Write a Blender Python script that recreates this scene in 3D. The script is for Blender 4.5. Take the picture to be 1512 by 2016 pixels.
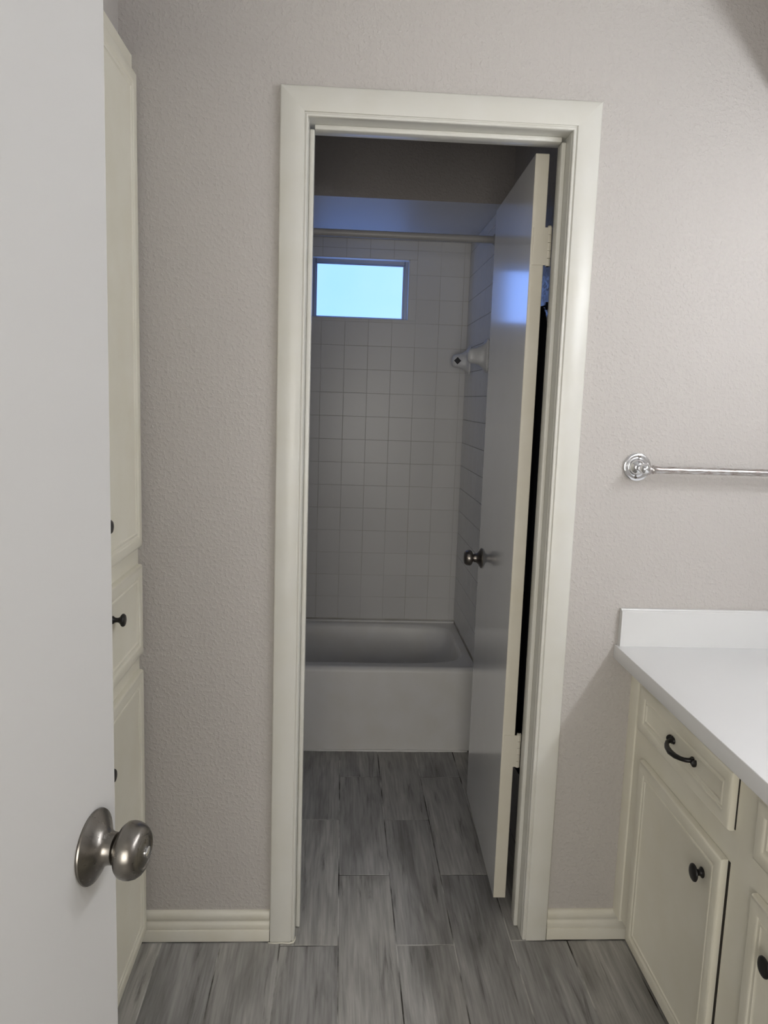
import bpy, bmesh, math, random
from mathutils import Vector, Matrix

SC = bpy.context.scene
for o in list(bpy.data.objects):
    bpy.data.objects.remove(o)
COL = SC.collection
PI = math.pi
random.seed(7)

# ---------------------------------------------------------------- camera
CAMP = (-0.214292, -1.913983, 1.445226, 0.056916, 0.143727, 0.033058, 1527.996748)
def make_camera():
    cx, cy, cz, yaw, pit, rol, f = CAMP
    fw = Vector((math.sin(yaw)*math.cos(pit), math.cos(yaw)*math.cos(pit), -math.sin(pit)))
    r = Vector((math.cos(yaw), -math.sin(yaw), 0))
    u = r.cross(fw)
    c, s = math.cos(rol), math.sin(rol)
    r2 = c*r + s*u
    u2 = -s*r + c*u
    cd = bpy.data.cameras.new('camera')
    cd.sensor_fit = 'HORIZONTAL'; cd.sensor_width = 36.0
    cd.lens = 36.0*f/1512.0
    cd.clip_start = 0.02
    co = bpy.data.objects.new('camera', cd); COL.objects.link(co)
    m = Matrix((( r2.x, u2.x, -fw.x, cx), (r2.y, u2.y, -fw.y, cy), (r2.z, u2.z, -fw.z, cz), (0, 0, 0, 1)))
    co.matrix_world = m
    SC.camera = co
make_camera()

# ---------------------------------------------------------------- light and exposure
SC.view_settings.view_transform = 'Standard'
SC.view_settings.look = 'None'
SC.view_settings.gamma = 1.0
SC.view_settings.use_curve_mapping = False
SC.view_settings.exposure = 0.0
BULB_POWER = 200.0          # radiance of the frosted bulbs of the vanity light
BULB_COL = (1.0, 1.03, 1.08)
HALL_FILL_POWER = 31.5  # strength of the fill lamp added in the hall
HALL_FILL_COL = (1.0, 0.965, 0.90)
PANE_COL = (0.42, 0.80, 2.1)
PANE_STRENGTH = 1.0
world = bpy.data.worlds.new('world'); SC.world = world
world.use_nodes = True
world.node_tree.nodes['Background'].inputs[0].default_value = (0.5, 0.6, 0.8, 1)
world.node_tree.nodes['Background'].inputs[1].default_value = 0.3

def hall_fill():
    # fill lamp added behind the photographer, in front of the made-up hall window
    ld = bpy.data.lights.new('hall_fill_lamp', 'AREA')
    ld.shape = 'RECTANGLE'; ld.size = 1.20; ld.size_y = 1.20
    ld.energy = HALL_FILL_POWER; ld.color = HALL_FILL_COL
    o = bpy.data.objects.new('hall_fill_lamp', ld); COL.objects.link(o)
    o.location = (-0.45, -3.185, 1.18); o.rotation_euler = (PI/2, 0, 0)
hall_fill()

# ---------------------------------------------------------------- materials
def new_mat(name, col=(0.8, 0.8, 0.8), rough=0.5, metal=0.0, spec=0.5):
    m = bpy.data.materials.new(name); m.use_nodes = True
    b = m.node_tree.nodes['Principled BSDF']
    b.inputs['Base Color'].default_value = (*col, 1)
    b.inputs['Roughness'].default_value = rough
    b.inputs['Metallic'].default_value = metal
    b.inputs['Specular IOR Level'].default_value = spec
    return m, m.node_tree, b
def node(t, kind, **kw):
    n = t.nodes.new(kind)
    for k, v in kw.items():
        if k.startswith('i_'): n.inputs[k[2:].replace('_', ' ')].default_value = v
        else: setattr(n, k, v)
    return n
def coords(t, scale=(1, 1, 1), kind='Object', rnd=False):
    tc = node(t, 'ShaderNodeTexCoord'); mp = node(t, 'ShaderNodeMapping')
    mp.inputs['Scale'].default_value = scale
    t.links.new(tc.outputs[kind], mp.inputs['Vector'])
    if rnd:
        oi = node(t, 'ShaderNodeObjectInfo')
        mu = node(t, 'ShaderNodeVectorMath', operation='SCALE'); mu.inputs['Scale'].default_value = 37.0
        cb = node(t, 'ShaderNodeCombineXYZ')
        t.links.new(oi.outputs['Random'], cb.inputs['X']); t.links.new(oi.outputs['Random'], cb.inputs['Y'])
        t.links.new(cb.outputs[0], mu.inputs[0]); t.links.new(mu.outputs[0], mp.inputs['Location'])
    return mp.outputs[0]
def geo_coords(t, scale=(1, 1, 1)):
    g = node(t, 'ShaderNodeNewGeometry'); mp = node(t, 'ShaderNodeMapping')
    mp.inputs['Scale'].default_value = scale
    t.links.new(g.outputs['Position'], mp.inputs['Vector'])
    return mp.outputs[0]
def ramp(t, src, stops):
    r = node(t, 'ShaderNodeValToRGB')
    e = r.color_ramp.elements
    while len(e) < len(stops): e.new(0.5)
    for i, (p, c) in enumerate(stops):
        e[i].position = p; e[i].color = (*c, 1) if len(c) == 3 else c
    t.links.new(src, r.inputs[0]); return r.outputs[0]
def bump(t, b, h, strength, dist):
    bn = node(t, 'ShaderNodeBump'); bn.inputs['Strength'].default_value = strength; bn.inputs['Distance'].default_value = dist
    t.links.new(h, bn.inputs['Height']); t.links.new(bn.outputs[0], b.inputs['Normal'])

def paint_wall(name, col, st=0.55):
    m, t, b = new_mat(name, col, 0.55, spec=0.35)
    v = geo_coords(t)
    n1 = node(t, 'ShaderNodeTexNoise'); n1.inputs['Scale'].default_value = 120; n1.inputs['Detail'].default_value = 2.5; n1.inputs['Roughness'].default_value = 0.55
    t.links.new(v, n1.inputs['Vector'])
    r1 = node(t, 'ShaderNodeMapRange'); r1.inputs[1].default_value = 0.47; r1.inputs[2].default_value = 0.72
    t.links.new(n1.outputs[0], r1.inputs[0])
    n2 = node(t, 'ShaderNodeTexNoise'); n2.inputs['Scale'].default_value = 34; n2.inputs['Detail'].default_value = 2
    t.links.new(v, n2.inputs['Vector'])
    r2 = node(t, 'ShaderNodeMapRange'); r2.inputs[1].default_value = 0.45; r2.inputs[2].default_value = 0.8
    t.links.new(n2.outputs[0], r2.inputs[0])
    ad = node(t, 'ShaderNodeMath', operation='MULTIPLY_ADD'); ad.inputs[1].default_value = 0.6
    t.links.new(r2.outputs[0], ad.inputs[0]); t.links.new(r1.outputs[0], ad.inputs[2])
    bump(t, b, ad.outputs[0], st, 0.0022)
    return m
M = {}
M['wall'] = paint_wall('taupe_wall_paint', (0.545, 0.515, 0.487))
M['header_shade'] = paint_wall('shaded_header_paint', (0.30, 0.275, 0.26))  # wall paint darkened in colour, shade of the unlit header front
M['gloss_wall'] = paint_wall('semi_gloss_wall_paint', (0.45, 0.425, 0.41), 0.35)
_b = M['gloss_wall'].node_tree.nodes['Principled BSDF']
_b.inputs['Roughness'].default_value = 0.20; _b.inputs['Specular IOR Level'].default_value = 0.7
M['white_paint'] = new_mat('white_ceiling_paint', (0.70, 0.70, 0.70), 0.5)[0]

def trim_mat(name, col, rough=0.32, mottled=0.05):
    m, t, b = new_mat(name, col, rough, spec=0.5)
    v = geo_coords(t)
    n = node(t, 'ShaderNodeTexNoise'); n.inputs['Scale'].default_value = 9; n.inputs['Detail'].default_value = 6
    t.links.new(v, n.inputs['Vector'])
    c2 = tuple(x*(1-mottled*(1, 1.2, 1.9)[i]) for i, x in enumerate(col))
    t.links.new(ramp(t, n.outputs[0], [(0.35, col), (0.75, c2)]), b.inputs['Base Color'])
    n2 = node(t, 'ShaderNodeTexNoise'); n2.inputs['Scale'].default_value = 60; n2.inputs['Detail'].default_value = 3
    t.links.new(v, n2.inputs['Vector'])
    bump(t, b, n2.outputs[0], 0.05, 0.001)
    if name == 'white_door_paint':
        b.inputs['Coat Weight'].default_value = 1.0; b.inputs['Coat Roughness'].default_value = 0.13; b.inputs['IOR'].default_value = 1.62
    return m
M['trim'] = trim_mat('cream_trim_paint', (0.72, 0.71, 0.66))
M['base'] = trim_mat('cream_baseboard_paint', (0.79, 0.765, 0.68), mottled=0.09)
M['cab'] = trim_mat('cream_cabinet_paint', (0.85, 0.82, 0.705), 0.38)
M['leaf'] = trim_mat('white_door_paint', (0.87, 0.87, 0.86), 0.26, 0.02)
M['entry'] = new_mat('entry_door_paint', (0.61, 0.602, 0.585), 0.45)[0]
M['hinge'] = trim_mat('painted_hinge', (0.66, 0.625, 0.535), 0.35)
M['leaf_edge'] = trim_mat('cream_door_edge_paint', (0.66, 0.625, 0.535), 0.4)
M['gap'] = new_mat('dark_gap', (0.02, 0.016, 0.012), 0.9)[0]

def counter_mat():
    m, t, b = new_mat('white_countertop', (0.92, 0.92, 0.92), 0.3, spec=0.5)
    return m
M['counter'] = counter_mat()
M['shaded_splash'] = new_mat('shaded_white_backsplash', (0.74, 0.74, 0.73), 0.3)[0]  # counter laminate greyed in colour for the dimmer light on this face
M['tub'] = trim_mat('tub_enamel', (0.81, 0.80, 0.785), 0.42, 0.05)
M['ceramic'] = new_mat('white_ceramic', (0.72, 0.72, 0.72), 0.32)[0]
M['black'] = new_mat('black_hardware', (0.006, 0.005, 0.005), 0.38, spec=0.5)[0]
M['socket'] = new_mat('dark_socket', (0.03, 0.03, 0.035), 0.6)[0]
M['rod'] = new_mat('rod_enamel', (0.46, 0.45, 0.44), 0.35)[0]

def brushed(name, col, rough):
    m, t, b = new_mat(name, col, rough, 1.0)
    v = coords(t, (1, 1, 1))
    n = node(t, 'ShaderNodeTexNoise'); n.inputs['Scale'].default_value = 260; n.inputs['Detail'].default_value = 3
    mp = node(t, 'ShaderNodeMapping'); mp.inputs['Scale'].default_value = (0.15, 1, 1)
    t.links.new(v, mp.inputs['Vector']); t.links.new(mp.outputs[0], n.inputs['Vector'])
    mr = node(t, 'ShaderNodeMapRange'); mr.inputs[3].default_value = rough*0.8; mr.inputs[4].default_value = rough*1.3
    t.links.new(n.outputs[0], mr.inputs[0]); t.links.new(mr.outputs[0], b.inputs['Roughness'])
    return m
M['nickel'] = brushed('brushed_nickel', (0.235, 0.22, 0.20), 0.28)
M['pewter'] = brushed('dark_pewter', (0.22, 0.20, 0.18), 0.30)
M['chrome'] = new_mat('chrome', (0.82, 0.83, 0.85), 0.13, 1.0)[0]
def scratched():
    m, t, b = new_mat('worn_chrome', (0.78, 0.78, 0.79), 0.2, 1.0)
    v = geo_coords(t, (30, 120, 260))
    n = node(t, 'ShaderNodeTexNoise'); n.inputs['Scale'].default_value = 1.6; n.inputs['Detail'].default_value = 6; n.inputs['Roughness'].default_value = 0.7
    t.links.new(v, n.inputs['Vector'])
    t.links.new(ramp(t, n.outputs[0], [(0.38, (0.70, 0.70, 0.71)), (0.52, (0.50, 0.46, 0.44)), (0.66, (0.26, 0.20, 0.17))]), b.inputs['Base Color'])
    mr = node(t, 'ShaderNodeMapRange'); mr.inputs[3].default_value = 0.14; mr.inputs[4].default_value = 0.5
    t.links.new(n.outputs[0], mr.inputs[0]); t.links.new(mr.outputs[0], b.inputs['Roughness'])
    return m
M['worn'] = scratched()
M['alu'] = new_mat('window_aluminium', (0.30, 0.33, 0.40), 0.4, 0.6)[0]

def plank_mat():
    m, t, b = new_mat('grey_wood_look_tile', (0.2, 0.2, 0.2), 0.42, spec=0.4)
    L = t.links
    va = coords(t, (46, 3.2, 1), rnd=True)
    n1 = node(t, 'ShaderNodeTexNoise'); n1.inputs['Scale'].default_value = 1.0; n1.inputs['Detail'].default_value = 7; n1.inputs['Roughness'].default_value = 0.62; n1.inputs['Distortion'].default_value = 0.6
    L.new(va, n1.inputs['Vector'])
    vb = coords(t, (11, 2.2, 1), rnd=True)
    n2 = node(t, 'ShaderNodeTexNoise'); n2.inputs['Scale'].default_value = 1.0; n2.inputs['Detail'].default_value = 4; n2.inputs['Distortion'].default_value = 0.9
    L.new(vb, n2.inputs['Vector'])
    vc = coords(t, (150, 7, 1), rnd=True)
    n3 = node(t, 'ShaderNodeTexNoise'); n3.inputs['Scale'].default_value = 1.0; n3.inputs['Detail'].default_value = 4
    L.new(vc, n3.inputs['Vector'])
    base = ramp(t, n2.outputs[0], [(0.30, (0.245, 0.238, 0.228)), (0.48, (0.365, 0.358, 0.346)), (0.70, (0.46, 0.452, 0.435))])
    streak = ramp(t, n1.outputs[0], [(0.30, (0.34, 0.33, 0.32)), (0.41, (0.86, 0.855, 0.85)), (0.60, (1.06, 1.06, 1.06)), (0.76, (1.35, 1.34, 1.33))])
    fine = ramp(t, n3.outputs[0], [(0.35, (0.80, 0.80, 0.79)), (0.6, (1.08, 1.08, 1.08))])
    mx = node(t, 'ShaderNodeMix', data_type='RGBA', blend_type='MULTIPLY'); mx.inputs[0].default_value = 0.85
    L.new(base, mx.inputs[6]); L.new(streak, mx.inputs[7])
    mx2 = node(t, 'ShaderNodeMix', data_type='RGBA', blend_type='MULTIPLY'); mx2.inputs[0].default_value = 0.8
    L.new(mx.outputs[2], mx2.inputs[6]); L.new(fine, mx2.inputs[7])
    oi = node(t, 'ShaderNodeObjectInfo')
    rr = ramp(t, oi.outputs['Random'], [(0.0, (0.82, 0.82, 0.84)), (1.0, (1.12, 1.11, 1.08))])
    mx3 = node(t, 'ShaderNodeMix', data_type='RGBA', blend_type='MULTIPLY'); mx3.inputs[0].default_value = 1.0
    L.new(mx2.outputs[2], mx3.inputs[6]); L.new(rr, mx3.inputs[7])
    L.new(mx3.outputs[2], b.inputs['Base Color'])
    mr = node(t, 'ShaderNodeMapRange'); mr.inputs[3].default_value = 0.36; mr.inputs[4].default_value = 0.58
    L.new(n1.outputs[0], mr.inputs[0]); L.new(mr.outputs[0], b.inputs['Roughness'])
    bump(t, b, n1.outputs[0], 0.25, 0.0008)
    return m
M['plank'] = plank_mat()
def grout_mat():
    m, t, b = new_mat('floor_grout', (0.25, 0.25, 0.24), 0.9, spec=0.2)
    v = geo_coords(t)
    n = node(t, 'ShaderNodeTexNoise'); n.inputs['Scale'].default_value = 5.5; n.inputs['Detail'].default_value = 4
    t.links.new(v, n.inputs['Vector'])
    t.links.new(ramp(t, n.outputs[0], [(0.38, (0.06, 0.055, 0.05)), (0.47, (0.24, 0.235, 0.22)), (0.58, (0.55, 0.54, 0.51))]), b.inputs['Base Color'])
    return m
M['grout'] = grout_mat()
def tile_mat():
    m, t, b = new_mat('wall_tile_glaze', (0.52, 0.51, 0.50), 0.30, spec=0.45)
    oi = node(t, 'ShaderNodeObjectInfo')
    t.links.new(ramp(t, oi.outputs['Random'], [(0.0, (0.72, 0.71, 0.695)), (1.0, (0.75, 0.74, 0.725))]), b.inputs['Base Color'])
    return m
M['tile'] = tile_mat()
def tgrout():
    m, t, b = new_mat('tile_grout', (0.36, 0.35, 0.33), 0.9)
    v = geo_coords(t)
    n = node(t, 'ShaderNodeTexNoise'); n.inputs['Scale'].default_value = 4.0; n.inputs['Detail'].default_value = 3
    t.links.new(v, n.inputs['Vector'])
    t.links.new(ramp(t, n.outputs[0], [(0.35, (0.47, 0.44, 0.38)), (0.65, (0.67, 0.66, 0.64))]), b.inputs['Base Color'])
    return m
M['tgrout'] = tgrout()
def cloth():
    m, t, b = new_mat('black_cloth', (0.012, 0.013, 0.018), 0.75, spec=0.25)
    return m
M['cloth'] = cloth()
def emis(name, col, s):
    m, t, b = new_mat(name, (0.8, 0.8, 0.8), 0.4)
    b.inputs['Emission Color'].default_value = (*col, 1); b.inputs['Emission Strength'].default_value = s
    return m
M['bulb'] = emis('frosted_bulb', BULB_COL, BULB_POWER)
def pane_mat():
    # frosted pane glowing with the daylight behind it, a few specks on the glass
    m, t, b = new_mat('frosted_window_glass', (0.3, 0.33, 0.36), 0.3)
    v = geo_coords(t)
    n = node(t, 'ShaderNodeTexNoise'); n.inputs['Scale'].default_value = 3.0; n.inputs['Detail'].default_value = 2
    t.links.new(v, n.inputs['Vector'])
    c = PANE_COL
    t.links.new(ramp(t, n.outputs[0], [(0.3, (c[0]*1.08, c[1]*1.03, c[2])), (0.7, (c[0]*0.92, c[1]*0.98, c[2]))]), b.inputs['Emission Color'])
    b.inputs['Emission Strength'].default_value = PANE_STRENGTH
    return m
M['pane'] = pane_mat()

# ---------------------------------------------------------------- mesh helpers
class MB:
    def __init__(s): s.v = []; s.f = []; s.m = []
    def add(s, vs, fs, mi=0):
        o = len(s.v); s.v += [tuple(v) for v in vs]
        s.f += [tuple(i+o for i in f) for f in fs]; s.m += [mi]*len(fs)
        return s
    def box(s, x0, x1, y0, y1, z0, z1, bev=0.0, mi=0, seg=1):
        if bev <= 0:
            vs = [(x, y, z) for x in (x0, x1) for y in (y0, y1) for z in (z0, z1)]
            return s.add(vs, [(0, 1, 3, 2), (4, 6, 7, 5), (0, 4, 5, 1), (2, 3, 7, 6), (0, 2, 6, 4), (1, 5, 7, 3)], mi)
        bm = bmesh.new(); bmesh.ops.create_cube(bm, size=1)
        for v in bm.verts:
            v.co = Vector(((x0+x1)/2+v.co.x*(x1-x0), (y0+y1)/2+v.co.y*(y1-y0), (z0+z1)/2+v.co.z*(z1-z0)))
        bmesh.ops.bevel(bm, geom=bm.edges[:], offset=bev, segments=seg, profile=0.5, affect='EDGES')
        bm.verts.index_update()
        s.add([v.co for v in bm.verts], [[v.index for v in f.verts] for f in bm.faces], mi); bm.free()
        return s
    def lathe(s, prof, org, axis, n=40, mi=0, cap=True):
        """prof = [(axial, radius)], revolved about axis from org"""
        a = Vector(axis).normalized()
        h = Vector((0, 0, 1)) if abs(a.z) < 0.9 else Vector((1, 0, 0))
        u = a.cross(h).normalized(); w = a.cross(u)
        org = Vector(org); vs = []; fs = []
        for (z, r) in prof:
            for k in range(n):
                t = 2*PI*k/n
                vs.append(org + a*z + u*(r*math.cos(t)) + w*(r*math.sin(t)))
        for i in range(len(prof)-1):
            for k in range(n):
                k2 = (k+1) % n
                fs.append((i*n+k, i*n+k2, (i+1)*n+k2, (i+1)*n+k))
        if cap:
            fs.append(tuple(range(n-1, -1, -1))); fs.append(tuple((len(prof)-1)*n+k for k in range(n)))
        return s.add(vs, fs, mi)
    def tube(s, pts, rad, n=14, mi=0, sy=1.0):
        pts = [Vector(p) for p in pts]; vs = []; fs = []
        for i, p in enumerate(pts):
            d = (pts[min(i+1, len(pts)-1)]-pts[max(i-1, 0)]).normalized()
            h = Vector((0, 0, 1)) if abs(d.z) < 0.95 else Vector((1, 0, 0))
            u = d.cross(h).normalized(); w = u.cross(d)
            r = rad[i] if isinstance(rad, (list, tuple)) else rad
            for k in range(n):
                t = 2*PI*k/n; vs.append(p+u*(r*sy*math.cos(t))+w*(r*math.sin(t)))
        for i in range(len(pts)-1):
            for k in range(n):
                k2 = (k+1) % n; fs.append((i*n+k, i*n+k2, (i+1)*n+k2, (i+1)*n+k))
        fs.append(tuple(range(n))[::-1]); fs.append(tuple((len(pts)-1)*n+k for k in range(n)))
        return s.add(vs, fs, mi)
    def extrude(s, prof, frame, l0, l1, mi=0):
        """closed 2D profile (a,b) extruded along; frame(a,b,l)->xyz, l0/l1 may be functions of (a,b) for mitres"""
        n = len(prof); vs = []
        for (a, b) in prof:
            vs.append(frame(a, b, l0(a, b) if callable(l0) else l0))
        for (a, b) in prof:
            vs.append(frame(a, b, l1(a, b) if callable(l1) else l1))
        fs = [(i, (i+1) % n, n+(i+1) % n, n+i) for i in range(n)]
        fs.append(tuple(range(n))[::-1]); fs.append(tuple(range(n, 2*n)))
        return s.add(vs, fs, mi)
    def panel(s, frame, u0, u1, v0, v1, prof, mi=0):
        """nested rectangles: prof=[(inset, height)]; frame(u,v,h)->xyz"""
        vs = []; fs = []
        for (i, h) in prof:
            vs += [frame(u0+i, v0+i, h), frame(u1-i, v0+i, h), frame(u1-i, v1-i, h), frame(u0+i, v1-i, h)]
        for r in range(len(prof)-1):
            for k in range(4):
                k2 = (k+1) % 4; fs.append((r*4+k, r*4+k2, (r+1)*4+k2, (r+1)*4+k))
        L = (len(prof)-1)*4
        fs.append((L, L+1, L+2, L+3)); fs.append((3, 2, 1, 0))
        return s.add(vs, fs, mi)
    def mesh(s, name, mats, off=(0, 0, 0), smooth=None):
        me = bpy.data.meshes.new(name)
        me.from_pydata([(v[0]-off[0], v[1]-off[1], v[2]-off[2]) for v in s.v], [], s.f)
        bm = bmesh.new(); bm.from_mesh(me); bmesh.ops.recalc_face_normals(bm, faces=bm.faces[:])
        bm.to_mesh(me); bm.free()
        for m in (mats if isinstance(mats, (list, tuple)) else [mats]): me.materials.append(m)
        for i, p in enumerate(me.polygons): p.material_index = s.m[i]
        if smooth:
            for p in me.polygons: p.use_smooth = True
            me.set_sharp_from_angle(angle=math.radians(smooth))
        me.update()
        return me

def wloc(o):
    l = Vector(o.location)
    while o.parent: o = o.parent; l += Vector(o.location)
    return l
def obj(name, mb, mats, parent=None, origin=None, smooth=None, local=False):
    """link one mesh object; vertices are given in world space (or in the parent's space when local)"""
    pl = wloc(parent) if (parent and not local) else Vector((0, 0, 0))
    org = Vector(origin) if origin is not None else (pl if not local else Vector((0, 0, 0)))
    o = bpy.data.objects.new(name, mb.mesh(name, mats, org, smooth))
    COL.objects.link(o)
    o.location = org - pl
    if parent: o.parent = parent
    return o
def tag(o, label, cat, group=None, kind=None):
    o['label'] = label; o['category'] = cat
    if group: o['group'] = group
    if kind: o['kind'] = kind
    return o
def thing(name, label, cat, loc, rot=None, group=None, kind=None):
    o = bpy.data.objects.new(name, None); COL.objects.link(o); o.location = loc
    o.empty_display_size = 0.1
    if rot: o.rotation_euler = rot
    return tag(o, label, cat, group, kind)

# ---------------------------------------------------------------- key dimensions (metres)
WT = 0.12                       # thickness of the wall with the inner doorway
XL, XR = -0.74, 1.13            # vanity room side walls
YF = -1.84                      # wall with the entry door
CH = 2.44
CO = 0.3746; CHT = 2.1493       # casing outer half width, outer height
CW = 0.0652; CT = 0.016
JX = 0.3085; JZ = 2.0845; SX = 0.297; SZ = 2.073
BXL, BXR = -1.17, 0.395         # tub room side walls
YB = 1.7913                     # face of the back tiles
ZS = 2.173; YH = 1.06           # tub alcove ceiling and header
TZ0 = 0.3773; TP = 0.1095; TX0 = -0.2138
TRX = 0.361                     # face of the right hand tiles

# ---------------------------------------------------------------- setting
def setting():
    w = MB()
    w.box(XL, -JX-0.012, 0, WT, 0, CH); w.box(JX+0.012, XR, 0, WT, 0, CH); w.box(-JX-0.012, JX+0.012, 0, WT, JZ+0.012, CH)
    w.box(BXL, XL, 0, WT, 0, CH)
    tag(obj('wall_back', w, M['wall']), 'light taupe orange-peel textured wall around the inner doorway', 'wall', kind='structure')
    tag(obj('wall_left', MB().box(XL-0.1, XL, YF, 0, 0, CH), M['wall']), 'taupe wall above and behind the tall linen cabinet', 'wall', kind='structure')
    tag(obj('wall_right', MB().box(XR, XR+0.1, YF, 0, 0, CH), M['wall']), 'taupe wall behind the vanity, carrying the vanity light', 'wall', kind='structure')
    w = MB()
    w.box(XL-0.1, -0.64, YF-0.12, YF, 0, CH); w.box(0.20, XR+0.1, YF-0.12, YF, 0, CH); w.box(-0.64, 0.20, YF-0.12, YF, 2.08, CH)
    tag(obj('wall_front', w, M['wall']), 'taupe wall holding the entry doorway beside the white open door', 'wall', kind='structure')
    w = MB()
    w.box(-1.7, XR+0.1, -3.3, -3.2, 0, CH); w.box(-1.7, -1.6, -3.2, YF-0.12, 0, CH); w.box(XR, XR+0.1, -3.2, YF-0.12, 0, CH); w.box(-1.7, XL-0.1, YF-0.12, YF, 0, CH)
    tag(obj('wall_hall', w, M['wall']), 'hall walls beyond the entry doorway', 'wall', kind='structure')
    tag(obj('ceiling', MB().box(-1.7, XR+0.1, -3.3, 2.0, CH, CH+0.08), M['white_paint']), 'white ceiling over the bathroom', 'ceiling', kind='structure')
    tag(obj('wall_soffit', MB().box(0.85, XR, YF, 0, 2.11, CH), M['wall']), 'dropped taupe soffit along the wall above the vanity', 'soffit', kind='structure')
    # tub room
    tag(obj('wall_bath_left', MB().box(BXL-0.1, BXL, 0, 1.92, 0, CH), M['white_paint']), 'side wall at the left end of the tub', 'wall', kind='structure')
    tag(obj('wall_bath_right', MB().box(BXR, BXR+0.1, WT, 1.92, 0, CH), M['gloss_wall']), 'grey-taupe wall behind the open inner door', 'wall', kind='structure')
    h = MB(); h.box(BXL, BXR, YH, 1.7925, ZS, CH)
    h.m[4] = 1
    o = obj('wall_header', h, [M['header_shade'], M['white_paint']]); tag(o, 'dropped header above the tub, front colour darkened for shade, pale underside', 'header', kind='structure')
    # floor
    fl = MB().box(-1.6, XR, -3.2, 1.80, -0.06, -0.0010)
    f = tag(obj('floor', fl, M['grout']), 'floor of grey wood-look plank tiles with narrow grout', 'floor', kind='structure')
    return f
FLOOR = setting()

def planks():
    P = 0.156; X0 = -0.191; L = 0.626; G = 0.0035
    cache = {}
    def put(xa, xb, ya, yb):
        if xb-xa < 0.012 or yb-ya < 0.012: return
        w, l = round(xb-xa-G, 4), round(yb-ya-G, 4)
        if (w, l) not in cache:
            cache[(w, l)] = MB().box(-w/2, w/2, -l/2, l/2, -0.009, 0, bev=0.0008).mesh('floor_tile', M['plank'])
        o = bpy.data.objects.new('floor_tile', cache[(w, l)]); COL.objects.link(o)
        o.parent = FLOOR; o.location = ((xa+xb)/2, (ya+yb)/2, random.uniform(-0.0004, 0.0002))
    for k in range(-7, 9):
        xa = X0+k*P; xb = xa+P
        off = 0.2815 if k % 2 == 0 else -0.0285
        for n in range(-6, 4):
            ya = off+n*L; yb = ya+L
            if abs(yb+0.0285) < 0.001 and k not in (-1, 0, 1, 2): yb = -0.0130
            if abs(ya+0.0285) < 0.001 and k not in (-1, 0, 1, 2): ya = -0.0130
            # vanity room and hall
            a, b2, c, d = max(xa, XL), min(xb, XR), max(ya, -3.2), yb
            if k in (-1, 0, 1, 2):      # columns running through the doorway
                dd = min(d, 1.14)
                if k == -1:
                    if c < -0.03: put(a, b2, c, min(dd, -0.0285))
                    else: put(xa, b2, max(c, -0.0285), dd)
                else: put(a, b2, c, dd)
            else:
                if k == 3 and c >= -0.03: put(a, BXR, max(c, -0.0130), min(d, 1.14))
                elif k > 3 or k == 3: put(a, b2, c, min(d, -0.013))
                else:
                    put(a, b2, c, min(d, -0.013))
                    a2, c2 = max(xa, BXL), max(ya, WT)
                    if a2 < xb and ya > -0.7: put(a2, xb, c2, min(d, 1.14))
                    elif a2 < xb and d > WT: put(a2, xb, c2, min(d, 1.14))
planks()

# ---------------------------------------------------------------- inner doorway casing, jamb, stops
def casing():
    t = thing('trim_1', 'cream moulded casing and jamb around the inner doorway', 'door casing', (0, 0, 0), kind='structure')
    # profile: a = distance inward from the outer edge, b = projection from the wall
    prof = [(0, 0), (0, 0.0125), (0.0012, 0.0148), (0.0035, CT), (0.0545, CT), (0.0560, 0.0150), (0.0567, 0.0118), (0.0580, 0.0115), (0.0590, 0.0128), (0.0615, 0.0133), (0.0640, 0.0120), (CW, 0.0095), (CW, 0)]
    z0 = 0.002
    for s in (-1, 1):
        fr = lambda a, b, l, s=s: (s*(CO-a), -b, l)
        obj('casing_side', MB().extrude(prof, fr, z0, lambda a, b: CHT-a), M['trim'], t, smooth=50)
    fr = lambda a, b, l: (l, -b, CHT-a)
    obj('casing_head', MB().extrude(prof, fr, lambda a, b: -(CO-a), lambda a, b: CO-a), M['trim'], t, smooth=50)
    for s in (-1, 1):
        xs = sorted((s*JX, s*(JX+0.0115)))
        obj('jamb', MB().box(xs[0], xs[1], 0.0, WT+0.002, z0, JZ, bev=0.001), M['trim'], t)
        xs = sorted((s*SX, s*JX))
        obj('door_stop', MB().box(xs[0], xs[1], 0.040, 0.078, 0.004, SZ, bev=0.0025, seg=2), M['trim'], t, smooth=60)
    obj('jamb_head', MB().box(-JX-0.0115, JX+0.0115, 0.0, WT+0.002, JZ, JZ+0.0115, bev=0.001), M['trim'], t)
    obj('door_stop', MB().box(-SX, SX, 0.040, 0.078, SZ, JZ, bev=0.0025, seg=2), M['trim'], t, smooth=60)
    # casing on the tub room side
    for s in (-1, 1):
        fr = lambda a, b, l, s=s: (s*(CO-a), WT+b, l)
        if s < 0: obj('casing_side', MB().extrude(prof, fr, z0, lambda a, b: CHT-a), M['trim'], t, smooth=50)
casing()
def casing_bead():
    # irregular bead of old caulk curling round the foot of the left casing
    pts = [(-0.378, -0.0175, 0.0012), (-0.360, -0.0195, 0.0010), (-0.340, -0.0185, 0.0016), (-0.322, -0.0205, 0.0012), (-0.311, -0.0165, 0.0020), (-0.3075, -0.0080, 0.0030), (-0.3070, 0.004, 0.0022)]
    o = bpy.data.objects['trim_1']
    obj('sealant', MB().tube(pts, [0.0012, 0.0022, 0.0016, 0.0026, 0.0030, 0.0022, 0.0012], 8), M['base'], o, smooth=60)
casing_bead()

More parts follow.
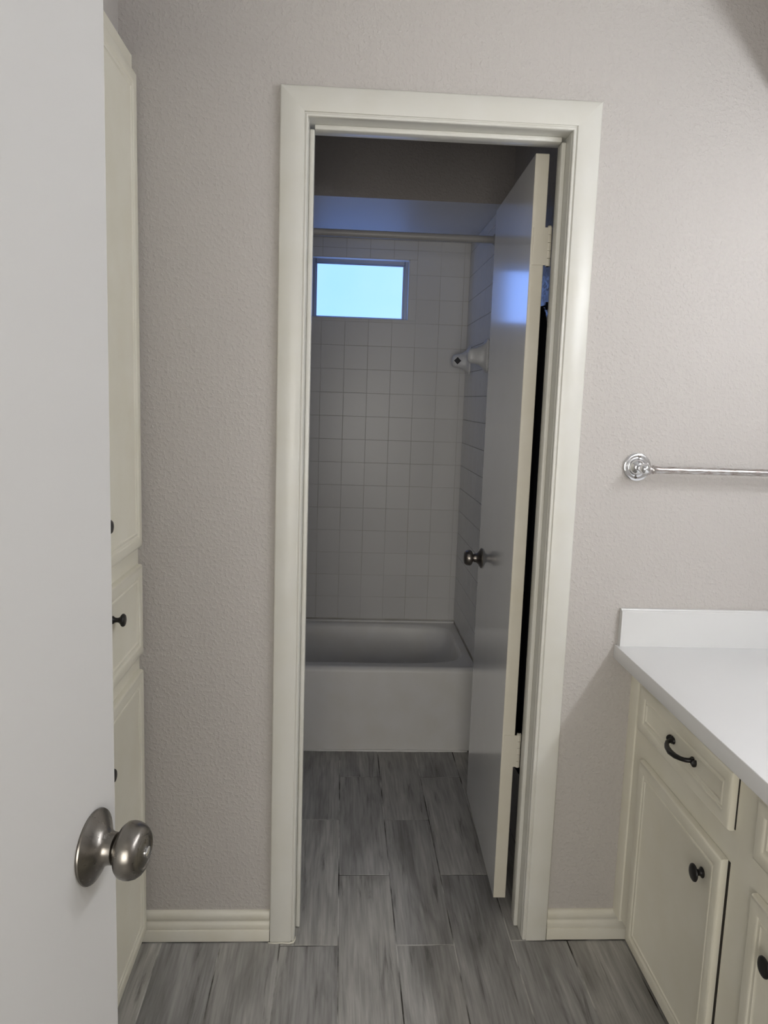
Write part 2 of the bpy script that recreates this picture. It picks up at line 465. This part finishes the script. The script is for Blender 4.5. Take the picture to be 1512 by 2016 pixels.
def baseboards():
    T = 0.0145
    prof = [(0, 0.003), (T, 0.003), (T, 0.033), (T-0.0012, 0.0345), (T-0.0035, 0.0352), (T-0.0035, 0.0372), (T-0.0015, 0.0395), (T-0.0015, 0.046), (T-0.0030, 0.0520),
            (T-0.0062, 0.0560), (T-0.0066, 0.0590), (T-0.0045, 0.0625), (T-0.0030, 0.068), (T-0.0030, 0.075), (T-0.0045, 0.0805), (T-0.0075, 0.0845), (T-0.0110, 0.0865), (0, 0.0865)]
    for nm, xa, xb, lab in (('baseboard_left', -0.7105, -CO-0.001, 'cream moulded baseboard between linen cabinet and doorway casing'),
                            ('baseboard_right', CO+0.001, XR, 'cream moulded baseboard from doorway casing under the vanity')):
        fr = lambda a, b, l: (l, -a, b)
        tag(obj(nm, MB().extrude(prof, fr, xa, xb), M['base'], smooth=40), lab, 'baseboard', kind='structure')
baseboards()

# ---------------------------------------------------------------- knobs
def round_knob(parent, org, axis, R=0.0295, rose=0.039, reach=0.058, mat='nickel', button=True, name='door_knob'):
    org = Vector(org); a = Vector(axis).normalized()
    pr = [(0, rose*0.97), (0.002, rose), (0.0035, rose*0.985), (0.0055, rose*0.90), (0.0085, rose*0.74), (0.0125, rose*0.58), (0.0165, rose*0.475), (0.0205, rose*0.43), (0.026, rose*0.42), (0.0268, rose*0.38)]
    k = obj(name, MB().lathe(pr, org, a, 56), M[mat], parent, local=True, smooth=35)
    s = reach/0.058
    body = [(0.020, 0.0125), (0.0285*s, 0.0122), (0.0300*s, 0.0145), (0.0318*s, R*0.70), (0.0340*s, R*0.87), (0.0375*s, R*0.97), (0.0420*s, R), (0.0470*s, R*0.985), (0.0520*s, R*0.93), (0.0560*s, R*0.83), (0.0583*s, R*0.72), (0.0590*s, R*0.62), (0.0578*s, R*0.56), (0.0590*s, R*0.48), (0.0600*s, R*0.25), (0.0602*s, 0.0008)]
    kk = obj('knob_ball', MB().lathe(body, org, a, 56), M[mat], k, local=True, smooth=40)
    if button:
        b = MB().lathe([(0.0590*s, 0.0062), (0.0625*s, 0.0060), (0.0632*s, 0.0050), (0.0633*s, 0.0006)], org, a, 24)
        obj('lock_button', b, M['chrome'], k, local=True, smooth=40)
    return k
def cab_knob(parent, org, axis, name='knob', ra=1.0, ax=1.0):
    pr = [(0, 0.0085), (0.0015, 0.0090), (0.0030, 0.0080), (0.0060, 0.0056), (0.0110, 0.0050), (0.0150, 0.0062), (0.0180, 0.0095), (0.0205, 0.0132), (0.0225, 0.0143), (0.0250, 0.0140), (0.0272, 0.0120), (0.0285, 0.0080), (0.0290, 0.0005)]
    pr = [(a*ax, r*ra) for a, r in pr]
    return obj(name, MB().lathe(pr, org, axis, 32), M['black'], parent, smooth=50)

# ---------------------------------------------------------------- inner door
def inner_door():
    ang = 1.5405; dx, dy = math.cos(ang), math.sin(ang); nx, ny = dy, -dx
    hx, hy, z0, H, L, T = 0.2512, 0.110, 0.0415, 2.0247, 0.600, 0.035
    t = thing('door_1', 'white flush inner door standing open against the right side of the tub room', 'door', (hx, hy, 0), (0, 0, ang-PI/2), kind='structure')
    # local frame: +y along the leaf from the hinge side, +x through its thickness towards the wall
    lf = obj('door_leaf', MB().box(0, T, 0, L, z0, z0+H, bev=0.0015), [M['leaf'], M['leaf_edge']], t, local=True)
    for p in lf.data.polygons:
        if abs(p.normal.x) < 0.75: p.material_index = 1
    round_knob(t, (0, L-0.065, 0.925), (-1, 0, 0), R=0.0265, rose=0.0345, reach=0.058, mat='pewter', button=False)
    round_knob(t, (T, L-0.065, 0.925), (1, 0, 0), R=0.0265, rose=0.0345, reach=0.058, mat='pewter', button=False)
    for zc in (0.488, 1.843):
        h = MB().box(T-0.030, T+0.008, -0.0022, 0.0005, zc-0.046, zc+0.046)
        hg = obj('hinge', h, M['hinge'], t, local=True)
        for k in range(5):
            za = zc-0.048+k*0.0192
            kn = MB().lathe([(0, 0.0050), (0.0004, 0.0066), (0.0184, 0.0066), (0.0188, 0.0050)], (T+0.0115, 0.003, za), (0, 0, 1), 16)
            obj('hinge_knuckle', kn, M['hinge'], hg, local=True, smooth=40)
        pin = MB().lathe([(0, 0.0034), (0.102, 0.0034)], (T+0.0115, 0.003, zc-0.0495), (0, 0, 1), 10)
        obj('hinge_pin', pin, M['gap'], hg, local=True)
        ti = MB()
        ti.lathe([(0, 0.0045), (0.002, 0.006), (0.004, 0.003)], (T+0.0115, 0.003, zc+0.048), (0, 0, 1), 12)
        obj('pin_head', ti, M['hinge'], hg, local=True, smooth=40)
inner_door()

# ---------------------------------------------------------------- entry door
def entry_door():
    az = math.radians(10)
    tx, ty = math.sin(az), math.cos(az)
    P = Vector((-0.46934, -1.12940)); bs = 0.0525; W = 0.76; T = 0.035
    E = P + Vector((tx, ty))*bs; Hh = E - Vector((tx, ty))*W
    t = thing('door_2', 'large white flush entry door standing open at the left edge', 'door', (Hh.x, Hh.y, 0), (math.radians(-0.45)*0, 0, -az), kind='structure')
    # local: +y along the leaf to the free edge, face at x=0, thickness towards -x
    leaf = MB().box(-T, 0, 0, W, 0.012, 2.04, bev=0.0015)
    sh = math.tan(math.radians(0.42))
    leaf.v = [(x, y+(z-0.96)*sh, z) for (x, y, z) in leaf.v]      # the leaf hangs slightly out of plumb
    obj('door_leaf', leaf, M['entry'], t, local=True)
    round_knob(t, (0, W-bs, 0.9626), (1, 0, 0), R=0.0300, rose=0.0395, reach=0.0575)
    round_knob(t, (-T, W-bs, 0.9626), (-1, 0, 0), R=0.0300, rose=0.0395, reach=0.0575, button=False)
    for zc in (0.25, 1.02, 1.80):
        obj('hinge', MB().box(-T-0.002, 0.002, -0.0025, 0.0005, zc-0.045, zc+0.045), M['nickel'], t, local=True)
entry_door()

# ---------------------------------------------------------------- linen cabinet
FRONT = [(0, 0), (0, 0.0085), (0.0010, 0.0115), (0.0030, 0.0140), (0.0065, 0.0152), (0.0235, 0.0152), (0.0262, 0.0142), (0.0290, 0.0112), (0.0330, 0.0104), (0.0350, 0.0122), (0.0385, 0.0124), (0.0410, 0.0096), (0.0420, 0.0092)]
def linen():
    XFm = -0.7105; Y0, Y1 = -0.62, 0.0
    t = thing('linen_cabinet', 'tall cream built-in linen cabinet on the left wall beside the doorway', 'cabinet', (XFm, -0.31, 0))
    obj('cabinet_frame', MB().box(XL+0.0005, XFm, Y0, Y1-0.0005, 0.0, 2.197, bev=0.0012), M['cab'], t)
    fr = lambda u, v, h: (XFm+h, u, v)
    specs = [('door', 1.070, 2.152, (-0.315, 1.172)), ('drawer', 0.800, 1.026, (-0.2555, 0.9535)), ('door', 0.040, 0.757, (-0.322, 0.640))]
    for nm, za, zb, kn in specs:
        d = obj(nm, MB().panel(fr, -0.585, -0.016, za, zb, FRONT), M['cab'], t, smooth=35)
        cab_knob(d, (XFm+0.0090, kn[0]-(0.022 if nm == 'door' else 0), kn[1]), (1, 0, 0))
linen()

# ---------------------------------------------------------------- vanity
XV = 0.5605
def vanity():
    t = thing('vanity_cabinet', 'cream vanity cabinet with raised-panel doors and drawers under the white countertop', 'cabinet', ((XV+XR)/2, -0.75, 0))
    YE = -1.55
    b = MB()
    b.box(XV+0.0015, XV+0.020, YE, -0.052, 0.0925, 0.799)       # face frame core
    b.box(XV+0.020, XR-0.001, YE, -0.0005-0.018, 0.0925, 0.799)
    obj('cabinet_body', b, M['cab'], t)
    obj('toe_kick', MB().box(XV+0.075, XR-0.001, YE+0.01, -0.020, 0.0015, 0.0925), M['cab'], t)
    # scribe strip against the wall
    prof = [(0, 0), (0, -0.0465), (0.001, -0.0490), (0.0035, -0.0505), (0.016, -0.0505), (0.016, 0)]
    s = MB(); n = len(prof)
    s.extrude(prof, lambda a, b2, l: (XV-0.002+a, b2, l), 0.083, 0.799)
    obj('scribe_strip', s, M['cab'], t, smooth=50)
    fr = lambda u, v, h: (XV-h+0.0005, u, v)
    for (ya, yb, dya) in ((-0.556, -0.094, -0.547), (-1.105, -0.647, -1.100)):
        d = obj('drawer', MB().panel(fr, ya, yb, 0.643, 0.762, FRONT), M['cab'], t, smooth=35)
        pull(d, (ya+yb)/2-0.012 if yb > -0.2 else (ya+yb)/2, 0.7035)
        if yb > -0.2:
            d2 = obj('door', MB().panel(fr, -0.547, -0.121, 0.084, 0.577, FRONT), M['cab'], t, smooth=35)
            cab_knob(d2, (XV-0.0090, -0.470, 0.4995), (-1, 0, 0), ra=1.28, ax=0.80)
        else:
            d2 = obj('door', MB().panel(fr, -1.095, -0.655, 0.084, 0.580, FRONT), M['cab'], t, smooth=35)
            cab_knob(d2, (XV-0.0090, -0.741, 0.4995), (-1, 0, 0), ra=1.28, ax=0.80)
    d = obj('drawer', MB().panel(fr, -1.51, -1.19, 0.643, 0.762, FRONT), M['cab'], t, smooth=35)
    pull(d, -1.35, 0.7035)
    d2 = obj('door', MB().panel(fr, -1.51, -1.19, 0.084, 0.580, FRONT), M['cab'], t, smooth=35)
    cab_knob(d2, (XV-0.0090, -1.26, 0.4995), (-1, 0, 0), ra=1.28, ax=0.80)
    # dark strips painting the shade of the gaps beside first door and drawer
    obj('door_gap_shade', MB().box(XV+0.0004, XV+0.0016, -0.5545, -0.5455, 0.086, 0.575), M['gap'], t)
    obj('drawer_gap_shade', MB().box(XV+0.0004, XV+0.0016, -0.5595, -0.5550, 0.646, 0.760), M['gap'], t)
def pull(parent, yc, zc):
    x = XV-0.0090
    m = MB()
    pts = []; rad = []
    half = 0.048
    ctrl = [(-half, 0.002), (-half, 0.010), (-0.044, 0.0165), (-0.036, 0.0215), (-0.022, 0.0265), (0, 0.029), (0.022, 0.0265), (0.036, 0.0215), (0.044, 0.0165), (half, 0.010), (half, 0.002)]
    rr = [0.0062, 0.0052, 0.0050, 0.0050, 0.0058, 0.0066, 0.0058, 0.0050, 0.0050, 0.0052, 0.0062]
    for (y, h), r in zip(ctrl, rr): pts.append((x-h, yc+y, zc-0.004*(1-(y/half)**2))); rad.append(r)
    m.tube(pts, rad, 14)
    for s in (-1, 1):           # flared feet
        m.lathe([(0, 0.0078), (0.002, 0.0082), (0.0045, 0.0060), (0.007, 0.0040)], (x, yc+s*half, zc), (-1, 0, 0), 20)
        m.tube([(x-0.0015, yc+s*half, zc), (x-0.003, yc+s*(half+0.009), zc), (x-0.003, yc+s*(half+0.016), zc), (x-0.002, yc+s*(half+0.0195), zc)], [0.0055, 0.0048, 0.0082, 0.0016], 14)
        for dz in (-1, 1):
            m.tube([(x-0.0020, yc+s*half, zc), (x-0.0026, yc+s*(half+0.004), zc+dz*0.006), (x-0.0022, yc+s*(half+0.006), zc+dz*0.0095)], [0.0040, 0.0036, 0.0010], 12)
    return obj('pull_handle', m, M['black'], parent, smooth=60)
vanity()

def countertop():
    t = thing('countertop', 'white solid countertop with low backsplash on the vanity', 'countertop', (0.82, -0.75, 0.80))
    m = MB().box(0.505, XR-0.0005, -1.57, -0.0005, 0.7995, 0.8361, bev=0.0018, seg=2)
    obj('counter_slab', m, M['counter'], t, smooth=50)
    prof = [(0.0005, 0.8355), (0.0195, 0.8355), (0.0195, 0.9270), (0.0165, 0.9300), (0.0120, 0.9305), (0.0105, 0.9335), (0.0005, 0.9335)]
    obj('backsplash', MB().extrude(prof, lambda a, b, l: (l, -a, b), 0.5135, XR-0.0005), M['shaded_splash'], t, smooth=30)
    obj('backsplash', MB().extrude(prof, lambda a, b, l: (XR-a, l, b), -1.57, -0.02), M['counter'], t, smooth=30)
countertop()

# ---------------------------------------------------------------- towel bar
def towel_bar():
    cx, cz = 0.5275, 1.2985
    t = thing('towel_bar', 'chrome towel bar with round screwed flange on the taupe wall right of the doorway', 'towel bar', (cx, 0, cz))
    def post(px):
        f = obj('flange', MB().lathe([(0, 0.0335), (0.002, 0.0352), (0.0045, 0.0350), (0.0058, 0.0335), (0.0062, 0.0280), (0.0055, 0.0235), (0.0065, 0.0215), (0.0100, 0.0200), (0.0150, 0.0165), (0.0185, 0.0120), (0.0200, 0.0100)], (px, -0.0005, cz), (0, -1, 0), 48), M['chrome'], t, smooth=40)
        for dz in (-1, 1):
            obj('screw', MB().lathe([(0.0058, 0.0036), (0.0078, 0.0032), (0.0082, 0.0005)], (px+0.003*dz, -0.0005, cz+dz*0.0262), (0, -1, 0), 12), M['pewter'], f, smooth=40)
        obj('post', MB().lathe([(0.016, 0.0085), (0.036, 0.0080), (0.040, 0.0095), (0.0425, 0.0120), (0.050, 0.0135), (0.060, 0.0130), (0.0655, 0.0095), (0.0675, 0.0008)], (px, -0.0005, cz), (0, -1, 0), 32), M['chrome'], t, smooth=50)
    post(cx); post(cx+0.46)
    zb = cz-0.002
    b = MB().lathe([(0.004, 0.0125), (0.013, 0.0125), (0.0165, 0.0095), (0.019, 0.0095), (0.0215, 0.0112), (0.0245, 0.0098), (0.033, 0.0086), (0.2, 0.0086), (0.44, 0.0086), (0.45, 0.009), (0.455, 0.009)], (cx, -0.0525, zb), (1, 0, 0), 28)
    obj('bar', b, M['worn'], t, smooth=40)
towel_bar()

# ---------------------------------------------------------------- vanity light (source of the room's light)
def vanity_light():
    t = thing('vanity_light', 'bar of frosted globe bulbs on the wall above the vanity', 'light fixture', (XR, -0.75, 1.85))
    obj('back_plate', MB().box(XR-0.022, XR-0.0005, -1.83, -0.60, 1.79, 1.91, bev=0.004, seg=2), M['chrome'], t, smooth=50)
    for y in (-0.74, -1.08, -1.42, -1.76):
        obj('bulb_socket', MB().lathe([(0.0, 0.022), (0.012, 0.022), (0.016, 0.017), (0.022, 0.014)], (XR-0.022, y, 1.85), (-1, 0, 0), 20), M['chrome'], t, smooth=40)
        r = 0.030; c = 0.022+0.020+0.022
        pr = [(c-0.044+0.004, 0.0125)]+[(c-r*math.cos(a), r*math.sin(a)) for a in [PI*(0.16+0.84*i/10) for i in range(11)]]
        pr[-1] = (c+r, 0.0008)
        obj('bulb', MB().lathe(pr, (XR, y, 1.85), (-1, 0, 0), 20), M['bulb'], t, smooth=60)
vanity_light()

def add_fill_window():  # unseen window added to go with the fill lamp
    t = thing('fill_window', 'made-up hall window behind the photographer, carrying the added fill light', 'window', (-0.45, -3.2, 0.58), kind='structure')
    f = MB()
    for x0, x1, z0, z1 in ((-1.11, -1.05, 0.52, 1.84), (0.15, 0.21, 0.52, 1.84), (-1.05, 0.15, 0.52, 0.58), (-1.05, 0.15, 1.78, 1.84)):
        f.box(x0, x1, -3.199, -3.17, z0, z1, bev=0.003)
    obj('window_frame', f, M['trim'], t)
    obj('pane', MB().box(-1.05, 0.15, -3.199, -3.19, 0.58, 1.78), M['ceramic'], t)
add_fill_window()

# ---------------------------------------------------------------- tub room: tiles, window, tub
WX0, WX1, WZ0, WZ1 = -0.388, 0.0792, 1.8127, 2.0878
def tile_walls():
    w = MB(); g = 1.7920
    w.box(BXL, WX0, g, 1.92, 0, ZS); w.box(WX1, BXR, g, 1.92, 0, ZS)
    w.box(WX0, WX1, g, 1.92, 0, WZ0, ); w.box(WX0, WX1, g, 1.92, WZ1, ZS)
    W = tag(obj('wall_bath_back', w, M['tgrout']), 'back wall of square white tiles above the tub', 'tiled wall', kind='structure')
    cache = {}
    def put(xa, xb, za, zb):
        w_, h_ = round(xb-xa-0.0014, 4), round(zb-za-0.0014, 4)
        if w_ < 0.006 or h_ < 0.006: return
        if (w_, h_) not in cache:
            cache[(w_, h_)] = MB().panel(lambda u, v, h: (u, -h, v), -w_/2, w_/2, -h_/2, h_/2, [(0, 0), (0, 0.0027), (0.0006, 0.0032)]).mesh('tile', M['tile'])
        o = bpy.data.objects.new('tile', cache[(w_, h_)]); COL.objects.link(o); o.parent = W
        o.location = ((xa+xb)/2, YB+0.0032, (za+zb)/2)
        o.rotation_euler = (random.uniform(-0.0012, 0.0012), 0, random.uniform(-0.0012, 0.0012))
    rows = [(TZ0+i*TP, TZ0+(i+1)*TP) for i in range(16)]+[(TZ0+16*TP, ZS-0.0005)]
    for k in range(-8, 6):
        xa, xb = max(TX0+k*TP, BXL+0.001), TX0+(k+1)*TP
        if k == 5: xb = TRX-0.0005
        if xb-xa < 0.01: continue
        for (za, zb) in rows:
            if xa < WX1 and xb > WX0 and za < WZ1 and zb > WZ0:
                if za < WZ0: put(xa, xb, za, WZ0)
                if zb > WZ1: put(xa, xb, WZ1, zb)
                zc, zd = max(za, WZ0), min(zb, WZ1)
                if xa < WX0: put(xa, WX0, zc, zd)
                if xb > WX1: put(WX1, xb, zc, zd)
            else: put(xa, xb, za, zb)
    # right hand alcove wall
    s = MB().box(TRX+0.0012, BXR-0.0002, 1.13, 1.7922, 0.345, ZS-0.0003)
    S = tag(obj('wall_bath_alcove', s, M['tgrout']), 'white tiled end wall of the tub alcove behind the open door', 'tiled wall', kind='structure')
    cy = {}
    ys = [YB-0.0005-i*TP for i in range(7)]
    for i in range(6):
        for (za, zb) in rows:
            w_, h_ = round(ys[i]-max(ys[i+1], 1.131)-0.0018, 4), round(zb-za-0.0018, 4)
            if (w_, h_) not in cy:
                cy[(w_, h_)] = MB().panel(lambda u, v, h: (-h, u, v), -w_/2, w_/2, -h_/2, h_/2, [(0, 0), (0, 0.0022), (0.0009, 0.0030)]).mesh('tile', M['tile'])
            o = bpy.data.objects.new('tile', cy[(w_, h_)]); COL.objects.link(o); o.parent = S
            o.location = (TRX+0.0015, (ys[i]+max(ys[i+1], 1.131))/2, (za+zb)/2)
tile_walls()

def window():
    t = thing('window_1', 'small frosted bathroom window with thin metal frame glowing with daylight', 'window', ((WX0+WX1)/2, 1.84, WZ0), kind='structure')
    y0, y1 = 1.838, 1.868
    f = MB()
    gx0, gx1, gz0, gz1 = -0.3555, 0.0525, 1.8265, 2.0635
    f.box(WX0, gx0, y0, y1, WZ0, WZ1, bev=0.002); f.box(gx1+0.007, WX1, y0, y1, WZ0, WZ1, bev=0.002)
    f.box(gx0, gx1+0.007, y0, y1, gz1+0.004, WZ1, bev=0.002); f.box(gx0, gx1+0.007, y0, y1, WZ0, gz0-0.003, bev=0.002)
    obj('window_frame', f, M['alu'], t)
    s = MB()
    s.box(gx0, gx0+0.006, y0+0.006, y1-0.004, gz0-0.003, gz1+0.004); s.box(gx1, gx1+0.007, y0+0.006, y1-0.004, gz0-0.003, gz1+0.004)
    s.box(gx0+0.006, gx1, y0+0.006, y1-0.004, gz1, gz1+0.004); s.box(gx0+0.006, gx1, y0+0.006, y1-0.004, gz0-0.003, gz0)
    obj('sash', s, M['alu'], t)
    obj('pane', MB().box(gx0+0.004, gx1+0.001, 1.853, 1.857, gz0-0.001, gz1+0.001), M['pane'], t)
    # pale reveal lining
    r = MB()
    r.box(WX1-0.003, WX1, YB+0.0005, y0, WZ0, WZ1); r.box(WX0, WX0+0.003, YB+0.0005, y0, WZ0, WZ1)
    r.box(WX0, WX1, YB+0.0005, y0, WZ1-0.003, WZ1); r.box(WX0, WX1, YB-0.002, y0, WZ0, WZ0+0.004)
    obj('reveal', r, M['ceramic'], t)
window()

def bathtub():
    X0, X1, Y0, Y1, Z = BXL+0.004, TRX-0.001, 1.125, 1.7885, 0.362
    t = thing('bathtub', 'white enamelled bathtub with plain apron in the tiled alcove', 'bathtub', ((X0+X1)/2, (Y0+Y1)/2, 0))
    m = MB(); N = 112
    bx0, bx1, by0, by1 = X0+0.10, X1-0.032, Y0+0.063, Y1-0.034
    def sup(x0, x1, y0, y1, z, e):
        cx, cy, a, b = (x0+x1)/2, (y0+y1)/2, (x1-x0)/2, (y1-y0)/2
        o = []
        for k in range(N):
            th = 2*PI*k/N; c, s = math.cos(th), math.sin(th)
            o.append((cx+a*math.copysign(abs(c)**(2/e), c), cy+b*math.copysign(abs(s)**(2/e), s), z))
        return o
    def rect(x0, x1, y0, y1, z):
        cx, cy, a, b = (x0+x1)/2, (y0+y1)/2, (x1-x0)/2, (y1-y0)/2
        o = []
        for k in range(N):
            th = 2*PI*k/N; c, s = math.cos(th), math.sin(th)
            # same angular parameter as the superellipse, pushed out to the rectangle
            u = math.copysign(abs(c)**0.14, c); v = math.copysign(abs(s)**0.14, s)
            q = max(abs(u), abs(v)); o.append((cx+a*u/q, cy+b*v/q, z))
        return o
    loops = [rect(X0, X1, Y0+0.022, Y1, Z), sup(bx0-0.004, bx1+0.004, by0-0.004, by1+0.004, Z, 6.5), sup(bx0, bx1, by0, by1, Z-0.0015, 6.5),
             sup(bx0+0.006, bx1-0.006, by0+0.006, by1-0.006, Z-0.007, 6.3), sup(bx0+0.012, bx1-0.012, by0+0.010, by1-0.010, Z-0.020, 6), sup(bx0+0.035, bx1-0.030, by0+0.022, by1-0.014, Z-0.10, 6),
             sup(bx0+0.07, bx1-0.065, by0+0.040, by1-0.028, Z-0.20, 5.5), sup(bx0+0.10, bx1-0.15, by0+0.060, by1-0.060, Z-0.265, 4.5), sup(bx0+0.14, bx1-0.20, by0+0.09, by1-0.09, Z-0.29, 4), sup(bx0+0.30, bx1-0.36, by0+0.18, by1-0.18, Z-0.296, 3)]
    vs = [v for l in loops for v in l]; fs = []
    for i in range(len(loops)-1):
        for k in range(N):
            k2 = (k+1) % N; fs.append((i*N+k, i*N+k2, (i+1)*N+k2, (i+1)*N+k))
    fs.append(tuple((len(loops)-1)*N+k for k in range(N)))
    m.add(vs, fs)
    obj('tub_basin', m, M['tub'], t, smooth=60)
    pr = [(Y0+0.024, Z)]
    for i in range(9):
        a = PI/2*i/8; pr.append((Y0+0.022-0.022*math.sin(a), Z-0.022+0.022*math.cos(a)))
    pr += [(Y0+0.0005, Z-0.12), (Y0+0.003, Z-0.155), (Y0+0.0035, Z-0.18), (Y0+0.0065, 0.004), (Y0+0.03, 0.004), (Y0+0.03, Z-0.03)]
    obj('apron', MB().extrude(pr, lambda a, b, l: (l, a, b), X0, X1), M['tub'], t, smooth=40)
    # bead of sealant against the tiles and along the floor
    c = MB()
    c.tube([(X0+0.01, YB-0.0065, Z+0.004), (X1-0.001, YB-0.0065, Z+0.004)], 0.0060, 8)
    obj('sealant', c, M['tub'], t, smooth=60)
    random.seed(3); pts = []; rr = []
    x = X0+0.01
    while x < X1: pts.append((x, Y0+0.004, 0.002)); rr.append(random.uniform(0.0028, 0.0065)); x += 0.022
    obj('sealant', MB().tube(pts, rr, 8), M['tub'], t, smooth=60)
bathtub()

def curtain_rod():
    t = thing('shower_curtain_rod', 'pale round curtain rod spanning the alcove above the tub', 'curtain rod', (BXL, 1.15, 2.064))
    obj('rod', MB().lathe([(0.002, 0.0135), (BXR-BXL-0.004, 0.0135)], (BXL, 1.15, 2.064), (1, 0, 0), 24), M['rod'], t, smooth=50)
    for x, d in ((BXL+0.0005, 1), (TRX-0.0015, -1)):
        obj('rod_flange', MB().lathe([(0, 0.030), (0.004, 0.030), (0.010, 0.022), (0.016, 0.0165)], (x, 1.15, 2.064), (d, 0, 0), 24), M['rod'], t, smooth=40)
curtain_rod()

def ceramic_posts():
    for (yc, zc, lab, sgn) in ((1.236, 1.634, 'white ceramic towel-bar post with flared base, nearer one beside the open door', 1),
                                (1.675, 1.634, 'white ceramic towel-bar post with dark square socket, in the tiled back corner', -1)):
        t = thing('ceramic_post', lab, 'towel bar post', (TRX-0.0015, yc, zc), group='ceramic posts of the missing towel bar')
        m = MB(); secs = [(0.0, 0.030, 0.067), (0.006, 0.031, 0.066), (0.010, 0.028, 0.058), (0.020, 0.025, 0.046), (0.034, 0.023, 0.036), (0.050, 0.022, 0.031), (0.064, 0.022, 0.0295), (0.074, 0.0205, 0.0265), (0.080, 0.016, 0.020), (0.0825, 0.008, 0.010)]
        N = 32; vs = []; fs = []
        for (h, a, b) in secs:
            e = 5 if h < 0.012 else 3.2
            for k in range(N):
                th = 2*PI*k/N; c, s = math.cos(th), math.sin(th)
                vs.append((TRX-0.0015-h, yc+a*math.copysign(abs(c)**(2/e), c), zc+b*math.copysign(abs(s)**(2/e), s)-h*0.05))
        for i in range(len(secs)-1):
            for k in range(N):
                k2 = (k+1) % N; fs.append((i*N+k, i*N+k2, (i+1)*N+k2, (i+1)*N+k))
        fs.append(tuple(range(N))); fs.append(tuple((len(secs)-1)*N+k for k in range(N)))
        m.add(vs, fs); obj('post_body', m, M['ceramic'], t, smooth=55)
        y = yc+sgn*0.0222; s = 0.0165
        for (nm, ss, d, mat) in (('socket_rim', s*1.25, 0.0004, 'ceramic'), ('socket', s, 0.0010, 'socket')):
            xc, z2 = TRX-0.060, zc-0.003
            q = [(xc-ss, z2), (xc, z2-ss), (xc+ss, z2), (xc, z2+ss)]
            v = [(a, y-sgn*0.004, b) for a, b in q]+[(a, y+sgn*d, b) for a, b in q]
            obj(nm, MB().add(v, [(0, 1, 2, 3), (7, 6, 5, 4)]+[(i, (i+1) % 4, 4+(i+1) % 4, 4+i) for i in range(4)]), M[mat], t)
ceramic_posts()

def garment():
    hk = MB()
    hx, hy, hz = BXR, 0.475, 1.742
    hk.lathe([(0, 0.012), (0.003, 0.012), (0.005, 0.006)], (hx-0.0005, hy, hz), (-1, 0, 0), 16)
    hk.tube([(hx-0.003, hy, hz), (hx-0.022, hy, hz-0.006), (hx-0.034, hy, hz-0.004), (hx-0.040, hy, hz+0.008), (hx-0.040, hy, hz+0.018)], 0.003, 10)
    tag(obj('wall_hook', hk, M['black'], origin=(hx, hy, hz), smooth=50), 'small dark hook on the wall behind the inner door', 'hook')
    m = MB(); N = 64; vs = []; fs = []
    lv = [(1.736, 0.020, 0.010), (1.728, 0.045, 0.017), (1.72, 0.085, 0.022), (1.66, 0.125, 0.024), (1.5, 0.150, 0.026), (1.2, 0.165, 0.027), (0.9, 0.175, 0.027), (0.6, 0.18, 0.027), (0.33, 0.185, 0.027)]
    for i, (z, a, b) in enumerate(lv):
        for k in range(N):
            th = 2*PI*k/N; c, s = math.cos(th), math.sin(th)
            w = 1+0.16*math.sin(9*th+i*0.35)*min(1, i/3)
            vs.append((0.360+b*w*s, 0.475+a*math.copysign(abs(c)**0.8, c), z+(0.006*math.sin(5*th) if i else 0)))
    for i in range(len(lv)-1):
        for k in range(N):
            k2 = (k+1) % N; fs.append((i*N+k, i*N+k2, (i+1)*N+k2, (i+1)*N+k))
    fs.append(tuple(range(N))); fs.append(tuple((len(lv)-1)*N+k for k in range(N)))
    m.add(vs, fs)
    # folded strap slung across the top
    m.tube([(0.325, 0.40, 1.67), (0.322, 0.45, 1.695), (0.322, 0.50, 1.715), (0.330, 0.55, 1.70)], [0.006, 0.007, 0.007, 0.005], 10)
    tag(obj('hanging_garment', m, M['cloth'], origin=(0.36, 0.475, 1.736), smooth=60), 'long black garment hanging on the hook, seen through the hinge gap of the inner door', 'garment')
garment()
